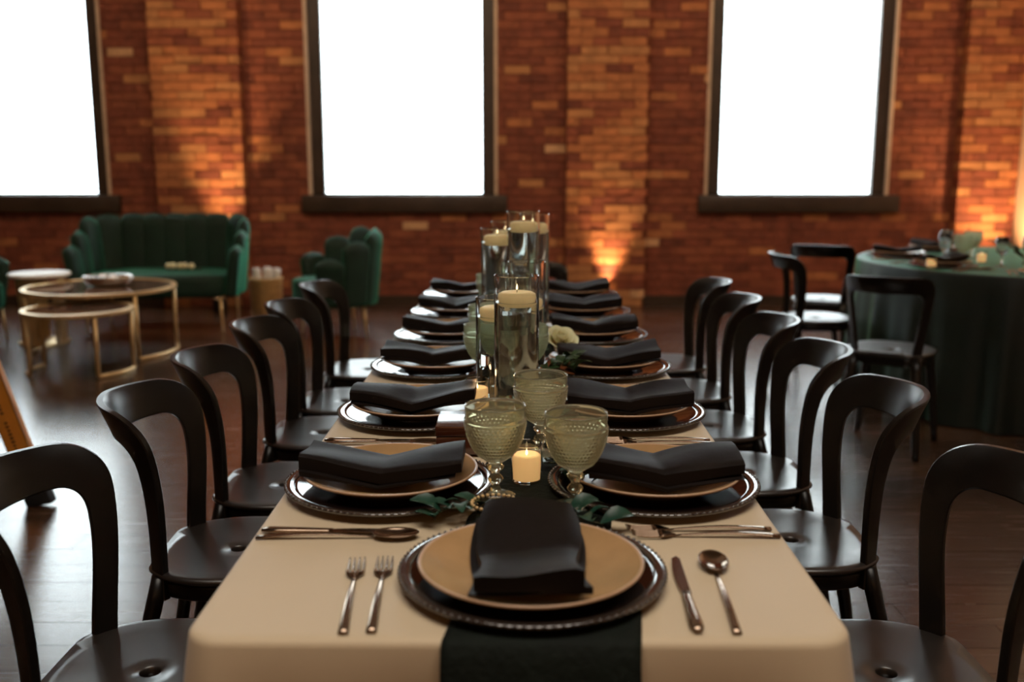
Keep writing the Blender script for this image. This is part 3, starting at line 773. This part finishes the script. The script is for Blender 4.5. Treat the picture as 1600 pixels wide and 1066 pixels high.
# roses
def mk_rose(name, label, loc, R, grp, tilt=(0, 0, 0)):
    t = empty(name, loc, 0, label, 'flower', grp); t.rotation_euler = tilt
    r = random.Random(int(R * 1e4) + int(loc[0] * 100)); 
    def petal(th0, span, rr, h, flare):
        bm = bmesh.new(); U, V = 8, 7; g = []
        for j in range(V + 1):
            v = j / V; row = []
            for i in range(U + 1):
                u = i / U * 2 - 1; a = th0 + u * span / 2
                rad = rr * (.35 + .65 * math.sin(v * 1.45)) + flare * v ** 3 * rr
                zz = -R * .55 + h * v * (1 - .18 * u * u) - flare * rr * .5 * v ** 4 + .03 * R * math.sin(u * 5 + th0)
                row.append(bm.verts.new((rad * math.cos(a), rad * math.sin(a), zz)))
            g.append(row)
        for j in range(V):
            for i in range(U): bm.faces.new((g[j][i], g[j][i + 1], g[j + 1][i + 1], g[j + 1][i]))
        bmesh.ops.recalc_face_normals(bm, faces=bm.faces)
        bmesh.ops.solidify(bm, geom=bm.faces[:], thickness=.0006)
        return bm
    for (n, rr, h, fl, sp) in ((3, .22, 1.30, .0, 2.6), (4, .42, 1.30, .10, 2.1), (5, .66, 1.22, .28, 1.6), (6, .86, 1.10, .42, 1.35)):
        o0 = r.uniform(0, 6)
        for k in range(n): finish('petal', petal(o0 + 2 * PI * k / n, sp, R * rr, R * h, fl), rose_m, t)
    finish('calyx', L_([(0, -R * .62), (R * .2, -R * .6), (R * .32, -R * .5), (R * .2, -R * .40), (0, -R * .38)], 12), leaf_m, t)
mk_rose('rose', 'cream rose lying right of the vases on the long table', (.112, 2.575, TZ + .066), .037, 'roses on the long table', (.55, .25, 0))
mk_rose('rose', 'cream rose seen through the front vases', (-.053, 2.405, TZ + .070), .042, 'roses on the long table', (.5, -.2, 0))

# leafy sprigs
def leaf_mesh(L, W, mat, curl):
    bm = bmesh.new(); rows = []
    for i in range(6):
        f = i / 5; w = W * math.sin(PI * min(1, f * .96 + .02)) ** .8 / 2; z = curl * math.sin(PI * f) * L
        rows.append([bm.verts.new((-w, L * f, z + w * .35)), bm.verts.new((0, L * f, z)), bm.verts.new((w, L * f, z + w * .35))])
    for a, b in zip(rows, rows[1:]):
        for k in range(2): bm.faces.new((a[k], a[k + 1], b[k + 1], b[k]))
    me = bpy.data.meshes.new('leaf'); bm.to_mesh(me); bm.free(); me.materials.append(mat)
    for p in me.polygons: p.use_smooth = True
    return me
LM = [leaf_mesh(.034, .017, leaf_m, .12), leaf_mesh(.042, .022, leaf_m, .18), leaf_mesh(.036, .020, leaf_dark, .1), leaf_mesh(.046, .024, leaf_dark, .2)]
def sprig(label, p0, ang, L, n, kinds, lift=.012, scale=1.0, grp='leafy sprigs along the runner', up=.0):
    t = empty('leafy_sprig', p0, 0, label, 'greenery', grp); r = random.Random(int(abs(p0[0]) * 1000 + p0[1] * 77))
    d = Vector((math.cos(ang), math.sin(ang), 0)); q = Vector((-d.y, d.x, 0))
    pts = [d * L * i / 6 + q * .012 * math.sin(i) + Vector((0, 0, .004 + lift * math.sin(PI * i / 7) + up * (i / 6) ** 1.3)) for i in range(7)]
    bm = bmesh.new(); tube(bm, pts, [.0016 - .00015 * i for i in range(7)], 6); finish('stem', bm, stem_m, t)
    for k in range(n):
        f = (k + .6) / n * 6; i = min(5, int(f)); p = pts[i].lerp(pts[i + 1], f - i)
        o = bpy.data.objects.new('leaf', LM[r.choice(kinds)]); COL.objects.link(o); o.parent = t; o.location = p
        sd = 1 if k % 2 else -1
        o.rotation_euler = (r.uniform(.15, .55), r.uniform(-.4, .4), ang - PI / 2 + sd * r.uniform(.7, 1.15)); s_ = scale * r.uniform(.8, 1.15); o.scale = (s_,) * 3
sprig('dark leafy sprig on the runner left behind the near plate', (-.055, 1.455, TR), math.radians(-130), .10, 11, (2, 3))
sprig('dark leafy sprig on the runner right behind the near plate', (.040, 1.42, TR), math.radians(-32), .10, 10, (2, 3))
sprig('dark leafy sprig under the nearest goblets', (.045, 1.68, TR), math.radians(-62), .16, 14, (2, 3))
sprig('green leafy sprig right of the vases below the cream rose', (.050, 2.33, TR), math.radians(28), .10, 14, (0, 1), .035, 1.15)
sprig('green leafy sprig standing up right of the vases', (.078, 2.42, TR), math.radians(-20), .07, 12, (0, 1), .03, 1.1, up=.03)
sprig('dark leafy sprig beyond the rose at the table centre', (.06, 2.70, TR), math.radians(70), .13, 12, (0, 2), .03)
sprig('dark leafy sprig along the centre of the far vases', (-.03, 2.72, TR), math.radians(100), .12, 11, (0, 2), .03)
sprig('dark leafy sprig beside the third goblet', (.06, 1.86, TR), math.radians(80), .12, 11, (2, 3), .02)

# ------------------------------------------------------------------ round green table
RX, RY, RR = 2.81, 5.41, .925
t = empty('round_table', (RX, RY, 0), 0, 'round table hidden under the dark green velvet cloth', 'table')
finish('tabletop', L_([(0, .715), (RR - .03, .715), (RR - .025, .72), (RR - .025, .745), (0, .746)], 64), wicker, t)
for k in range(4):
    a = PI / 4 + k * PI / 2; bm = bmesh.new(); tube(bm, [(.55 * math.cos(a), .55 * math.sin(a), 0), (.55 * math.cos(a), .55 * math.sin(a), .715)], .016, 10); finish('leg', bm, black_m, t)
NR_ = 240
ring = [(RR * math.cos(2 * PI * i / NR_), RR * math.sin(2 * PI * i / NR_), math.cos(2 * PI * i / NR_), math.sin(2 * PI * i / NR_)) for i in range(NR_)]
tag(finish('tablecloth', skirt_cloth(ring, .752, .745, .075, .24, R=.012, seed=9), green_cloth, loc=(RX, RY, 0)), 'dark green velvet tablecloth falling in folds from the round table', 'tablecloth')
RT = .752
ga = 'round table'
for i, (deg, cut) in enumerate(((205, True), (250, True), (160, True), (295, False), (115, False))):
    a = math.radians(deg); names = ['left side', 'front left', 'back left', 'front right', 'back'][i]
    cx, cyy = RX + .70 * math.cos(a), RY + .70 * math.sin(a)
    setting(cx, cyy, a + PI / 2, '%s of the round green table' % names, RT, ki=i, cut=cut, gr=ga)
G2 = 'goblets on the round table'
for (x, y, nm) in ((2.36, 5.30, 'leftmost'), (2.52, 5.55, 'back'), (2.60, 5.00, 'rightmost, nearest')):
    put(gob_p, (x, y, RT), .3, 'pale green glass goblet on the round green table, ' + nm, G2)
def tumbler(x, y, label, h=.15, r=.034):
    t = empty('wine_glass', (x, y, RT), 0, label, 'glass', 'clear glasses on the round table')
    finish('bowl', L_([(0, h * .40), (.012, h * .405), (r * .85, h * .52), (r, h * .72), (r * .92, h), (r * .88, h), (r * .95, h * .72), (r * .8, h * .54), (0, h * .425)], 32), glass, t)
    finish('stem', L_([(0, .006), (.005, .006), (.0045, h * .2), (.0075, h * .25), (.0045, h * .3), (.006, h * .40), (0, h * .402)], 16), glass, t)
    finish('foot', L_([(0, 0), (.031, 0), (.031, .002), (.008, .006), (0, .0062)], 32), glass, t)
tumbler(2.22, 5.20, 'clear stemmed glass at the left of the round table glassware', .165)
tumbler(2.32, 5.42, 'clear stemmed glass behind the leftmost green goblet', .165)
tumbler(2.47, 5.10, 'clear stemmed glass between the green goblets on the round table', .15)
tumbler(2.68, 5.25, 'clear stemmed glass near the right edge on the round table', .14)
mk_votive('clear glass votive at the left edge of the round table', (2.08, 5.02, RT), 'votives on the round table')
mk_votive('clear glass votive in the middle of the round table', (2.46, 5.30, RT), 'votives on the round table')
for (x, y, a, nm) in ((2.66, 5.12, 60, 'front'), (2.72, 5.35, 140, 'centre'), (2.75, 5.15, 20, 'right')):
    sprig('green leafy sprig in the round table centrepiece, ' + nm, (x, y, RT), math.radians(a), .16, 14, (0, 1), .05, 1.8, 'leafy sprigs on the round table', up=.06)

# ------------------------------------------------------------------ lounge corner
def pillow_channel(p0, p1, z0, z1, T, crown, flare, mat, parent, nrm, name='back_channel'):
    """one upright padded channel between plan points p0 and p1"""
    bm = bmesh.new(); p0 = Vector((*p0, 0)); p1 = Vector((*p1, 0)); mid = (p0 + p1) / 2; ax = (p1 - p0); w = ax.length / 2; ax.normalize(); n = Vector((*nrm, 0))
    K = 20; rings = []
    for j in range(13):
        v = j / 12
        sc = 1 if v < .86 else math.sqrt(max(0.0004, 1 - ((v - .86) / .14) ** 2))
        row = []
        for i in range(K):
            a = 2 * PI * i / K; ca, sa = math.cos(a), math.sin(a)
            ex = math.copysign(abs(ca) ** .42, ca); ey = math.copysign(abs(sa) ** .55, sa)
            x = ex * w * (1.08 + .17 * v); y = ey * T * (.45 + .55 * sc)
            z = z0 + (z1 - z0) * v - crown * ex * ex * v ** 3
            row.append(bm.verts.new(mid + ax * x * (.86 + .14 * sc if v > .86 else 1) + n * (y * (sc if v > .86 else 1) + flare * v) + Vector((0, 0, z))))
        rings.append(row)
    for a, b in zip(rings, rings[1:]):
        for i in range(K): bm.faces.new((a[i], a[(i + 1) % K], b[(i + 1) % K], b[i]))
    bm.faces.new(rings[0]); bm.faces.new(rings[-1]); bmesh.ops.recalc_face_normals(bm, faces=bm.faces)
    finish(name, bm, mat, parent)
def seat_obj(name, label, loc, rz, plan, n_ch, seat_poly, zs, legs, T=.04, zb=.24, gold_r=.014, scallop=.035):
    """plan(t) -> (x, y, nx, ny, top) for t in 0..1 along the shell from one arm round the back to the other; faces -Y"""
    t = empty(name, loc, rz, label, 'sofa' if 'sofa' in name else 'armchair')
    for k in range(n_ch):
        a, b = plan(k / n_ch), plan((k + 1) / n_ch); m = plan((k + .5) / n_ch)
        pillow_channel(a[:2], b[:2], zb, m[4], T, scallop, .055, green_velvet, t, m[2:4])
    bm = bmesh.new(); N = len(seat_poly); cx = sum(p[0] for p in seat_poly) / N; cyy = sum(p[1] for p in seat_poly) / N
    rings = []
    for (s_, z) in ((.94, zb), (.985, zb + .02), (1, zb + .05), (1, zs - .045), (.985, zs - .018), (.95, zs - .003), (.85, zs + .004), (.5, zs + .010)):
        rings.append([bm.verts.new((cx + (x - cx) * s_, cyy + (y - cyy) * s_, z)) for x, y in seat_poly])
    for a, b in zip(rings, rings[1:]):
        for i in range(N): bm.faces.new((a[i], a[(i + 1) % N], b[(i + 1) % N], b[i]))
    bm.faces.new(rings[0]); bm.faces.new(rings[-1]); bmesh.ops.recalc_face_normals(bm, faces=bm.faces)
    finish('seat_cushion', bm, green_velvet, t)
    for (x, y) in legs:
        bm = bmesh.new(); d = Vector((x, y, 0)) * .10; tube(bm, [(x, y, zb + .01), (x + math.copysign(.015, x), y + math.copysign(.015, y), 0)], [gold_r, gold_r * .6], 12); finish('leg', bm, gold, t)
    return t
# sofa: straight back, rounded corners, arms come forward
def sofa_plan(W, D, R, ha, hb):
    Ls = [D - R, PI / 2 * R, 2 * (W - R), PI / 2 * R, D - R]; tot = sum(Ls)
    def f(t):
        s = t * tot
        if s < Ls[0]: x, y, nx, ny = -W, -D + s, -1, 0
        elif s < Ls[0] + Ls[1]:
            a = PI - (s - Ls[0]) / R; x, y, nx, ny = -W + R + R * math.cos(a), -R + R * math.sin(a), math.cos(a), math.sin(a)
        elif s < Ls[0] + Ls[1] + Ls[2]: x, y, nx, ny = -W + R + (s - Ls[0] - Ls[1]), 0, 0, 1
        elif s < tot - Ls[4]:
            a = PI / 2 - (s - sum(Ls[:3])) / R; x, y, nx, ny = W - R + R * math.cos(a), -R + R * math.sin(a), math.cos(a), math.sin(a)
        else: x, y, nx, ny = W, -R - (s - sum(Ls[:4])), 1, 0
        top = ha + (hb - ha) * sm((y + D) / (D * .80))
        return x, y, nx, ny, top
    return f
W_, D_ = .575, .62
poly = [(-W_ + .03, -D_ + .02), (-W_ + .06, -D_ - .05), (-.3, -D_ - .085), (0, -D_ - .095), (.3, -D_ - .085), (W_ - .06, -D_ - .05), (W_ - .03, -D_ + .02), (W_ - .04, -.2), (W_ - .2, -.05), (0, -.03), (-W_ + .2, -.05), (-W_ + .04, -.2)]
seat_obj('sofa', 'green velvet loveseat with scalloped back and gold legs by the brick wall', (-2.80, 8.12, 0), math.radians(2), sofa_plan(W_, D_, .22, .64, .87), 13, poly, .435, [(-.50, -.60), (.50, -.60), (-.5, -.1), (.5, -.1)], T=.045, zb=.268, scallop=.018)
def chair_plan(R, ha, hb, open_=.62):
    def f(t):
        a = -open_ + (PI + 2 * open_) * (1 - t); x, y = R * math.cos(a), R * math.sin(a) * .95
        return x, y, math.cos(a), math.sin(a), ha + (hb - ha) * sm((math.sin(a) + .55) / 1.45)
    return f
polyc = [(.27 * math.cos(2 * PI * i / 20), .27 * math.sin(2 * PI * i / 20) * 1.0 - .045) for i in range(20)]
seat_obj('armchair', 'green velvet scalloped armchair beside the tan basket, facing the coffee tables', (-1.37, 7.38, 0), math.radians(-68), chair_plan(.295, .585, .80), 7, polyc, .43, [(-.19, -.2), (.19, -.2), (-.19, .17), (.19, .17)], T=.042, zb=.245, scallop=.035)
seat_obj('armchair', 'green velvet scalloped armchair cut off by the left edge of the photo', (-3.985, 6.98, 0), math.radians(75), chair_plan(.295, .585, .80), 7, polyc, .43, [(-.19, -.2), (.19, -.2), (-.19, .17), (.19, .17)], T=.042, zb=.245, scallop=.035)

def coffee(name, label, x, y, z, R, pairs, w=.013):
    t = empty(name, (x, y, 0), 0, label, 'coffee table', 'gold nesting coffee tables')
    finish('rim', L_([(R - .028, z - .020), (R, z - .020), (R + .002, z - .018), (R + .002, z + .001), (R, z + .003), (R - .028, z + .003), (R - .030, z), (R - .030, z - .018), (R - .028, z - .020)], 72), gold, t, angle=40)
    finish('glass_top', L_([(0, z - .010), (R - .031, z - .010), (R - .031, z - .002), (0, z - .002)], 64), tinted, t, angle=40)
    for (a0, a1) in pairs:
        for a in (a0, a1):
            a = math.radians(a); bm = bmesh.new(); tube(bm, [((R - .014) * math.cos(a), (R - .014) * math.sin(a), .012), ((R - .014) * math.cos(a), (R - .014) * math.sin(a), z - .019)], w, 12); finish('leg', bm, gold, t)
        bm = bmesh.new(); tube(bm, [((R - .014) * math.cos(math.radians(a0 + (a1 - a0) * i / 14)), (R - .014) * math.sin(math.radians(a0 + (a1 - a0) * i / 14)), .013) for i in range(15)], w, 12); finish('base_bar', bm, gold, t)
coffee('coffee_table', 'larger round gold-rimmed coffee table with dark glass top', -2.83, 6.68, .452, .49, ((-42, 28), (152, 222)))
coffee('coffee_table', 'smaller round gold-rimmed coffee table nested in front of the larger', -2.715, 6.06, .392, .325, ((-50, 8), (158, 226)))
t = empty('side_table', (-3.40, 7.02, 0), 0, 'small round side table with pale marble top and gold base at far left', 'side table')
finish('marble_top', L_([(0, .482), (.20, .482), (.207, .488), (.207, .500), (.20, .507), (0, .507)], 48), marble, t, angle=40)
for k in range(3):
    a0 = math.radians(100 + 120 * k); bm = bmesh.new(); rows = []
    for i in range(9):
        a = a0 + math.radians(60) * i / 8
        rows.append([bm.verts.new((r_ * math.cos(a), r_ * math.sin(a), z_)) for (r_, z_) in ((.145, 0.02), (.155, .02), (.150, .24), (.165, .481), (.155, .481), (.140, .24))])
    for a, b in zip(rows, rows[1:]):
        for i in range(6): bm.faces.new((a[i], a[(i + 1) % 6], b[(i + 1) % 6], b[i]))
    bm.faces.new(rows[0]); bm.faces.new(rows[-1]); bmesh.ops.recalc_face_normals(bm, faces=bm.faces)
    finish('curved_leg', bm, gold, t, angle=40)
finish('base', L_([(0, 0), (.17, 0), (.172, .004), (.172, .018), (.168, .021), (0, .021)], 48), gold, t, angle=40)

t = empty('oval_dish', (-2.79, 6.72, .455), .1, 'shiny oval dish with rolled edge on the larger coffee table', 'dish')
bm = L_([(0, 0), (.10, 0), (.14, .012), (.165, .045), (.168, .062), (.158, .068), (.146, .060), (.135, .03), (.10, .012), (0, .010)], 48)
for v in bm.verts: v.co.y *= .62
finish('dish', bm, silver, t)
for k in range(5):
    bm = bmesh.new(); bmesh.ops.create_uvsphere(bm, u_segments=16, v_segments=10, radius=.030, matrix=Matrix.Translation((-.075 + k * .037, .012 * (-1) ** k, .040)))
    finish('stone_ball', bm, [box_m, marble][k % 2], t)

t = empty('basket', (-2.13, 8.35, 0), 0, 'tan woven basket of white rolls beside the green armchair', 'basket')
finish('basket_body', L_([(0, 0), (.120, 0), (.128, .01), (.138, .30), (.144, .315), (.140, .325), (.132, .315), (.122, .02), (0, .015)], 40), wicker, t)
for k in range(7):
    finish('weave_hoop', L_([(.1255 + .0014 * k, .03 + .042 * k), (.1335 + .0014 * k, .035 + .042 * k), (.1255 + .0014 * k, .062 + .042 * k)], 40), wicker, t)
for k, (dx, dy, tx, ty, nm) in enumerate(((-.055, -.04, .05, -.10, 'left'), (.055, -.03, -.08, .30, 'right'), (0, .05, -.1, .02, 'back'))):
    q = empty('towel_roll', (-2.13 + dx, 8.35 + dy, .02), 0, 'white rolled towel in the tan basket, the %s one' % nm, 'towel', 'rolled towels in the basket'); q.rotation_euler = (0, ty * .4, 0)
    bm = bmesh.new()
    tube(bm, [(0, 0, .01 + .04 * i) for i in range(10)] + [(0, 0, .385)], [.036] * 10 + [.026], 16); finish('roll', bm, white_m, q)
t = empty('flower_posy', (-2.66, 7.78, .447), 0, 'small pale flower posy lying on the green sofa seat', 'flowers')
for k in range(5):
    bm = bmesh.new(); bmesh.ops.create_icosphere(bm, subdivisions=2, radius=.026); 
    for v in bm.verts: v.co *= 1 + .12 * math.sin(v.co.x * 190 + k) * math.cos(v.co.z * 170)
    finish('bloom', bm, rose_m, t, loc=(-.09 + k * .045, .015 * (-1) ** k, .026 + .006 * (k % 2)))
bm = bmesh.new(); tube(bm, [(-.10, 0, .008), (.02, .02, .008), (.17, .01, .008)], .006, 8); finish('stems', bm, leaf_m, t)

# ------------------------------------------------------------------ stepladder at the left edge
t = empty('stepladder', (-1.80, 3.575, 0), 0, 'amber fibreglass stepladder with black rubber feet at the left edge', 'ladder')
LA = math.radians(16.5); LH = 1.9
def rail(y0, sgn, x0, name, mat, wid=.088):
    R_ = Matrix.Translation((x0, y0, 0)) @ Matrix.Rotation(-LA * sgn, 4, 'Y')
    bm = bmesh.new()
    box(bm, -wid / 2, wid / 2, -.002, .002, .06, LH); box(bm, -wid / 2, -wid / 2 + .004, -.002, .028, .06, LH); box(bm, wid / 2 - .004, wid / 2, -.002, .028, .06, LH)
    bm.transform(R_); r_ = finish(name, bm, mat, t, smooth=False)
    bm = rbox(-wid / 2 - .006, wid / 2 + .006, -.012, .036, .0, .085, .005); bm.transform(R_)
    for v in bm.verts: v.co.z = max(.0005, v.co.z)
    finish('rubber_foot', bm, rubber, r_, angle=40)
    return R_, r_
R_, rr_ = rail(0, 1, 0, 'front_rail', yellow_m)
R2, _ = rail(-.42, 1, 0, 'front_rail', yellow_m)
rail(0, -1, -1.08, 'rear_rail', yellow_m, .06); rail(-.42, -1, -1.08, 'rear_rail', yellow_m, .06)
for k in range(5):
    bm = bmesh.new(); z_ = .58 + .28 * k; x_ = -math.tan(LA) * z_
    box(bm, x_ - .038, x_ + .038, -.40, .0, z_ - .01, z_ + .012); finish('step', bm, alu, t, smooth=False)
bm = rbox(-.60, -.48, -.44, .02, 1.80, 1.84, .004); finish('top_cap', bm, yellow_m, t, angle=40)
# unreadable dark print down the near face of the rail
bm = bmesh.new(); r3 = random.Random(2)
z_ = .20
for k in range(15):
    hgt = .010 if k != 10 else .0; 
    if k in (10, 11): z_ += .012; continue
    wd = .008 + .007 * r3.random(); box(bm, -.010 - wd / 2 + .004, -.010 + wd / 2 + .004, -.0032, -.0021, z_, z_ + .0085); z_ += .0150
bm.transform(R_); finish('printed_marking', bm, ink, rr_, smooth=False)
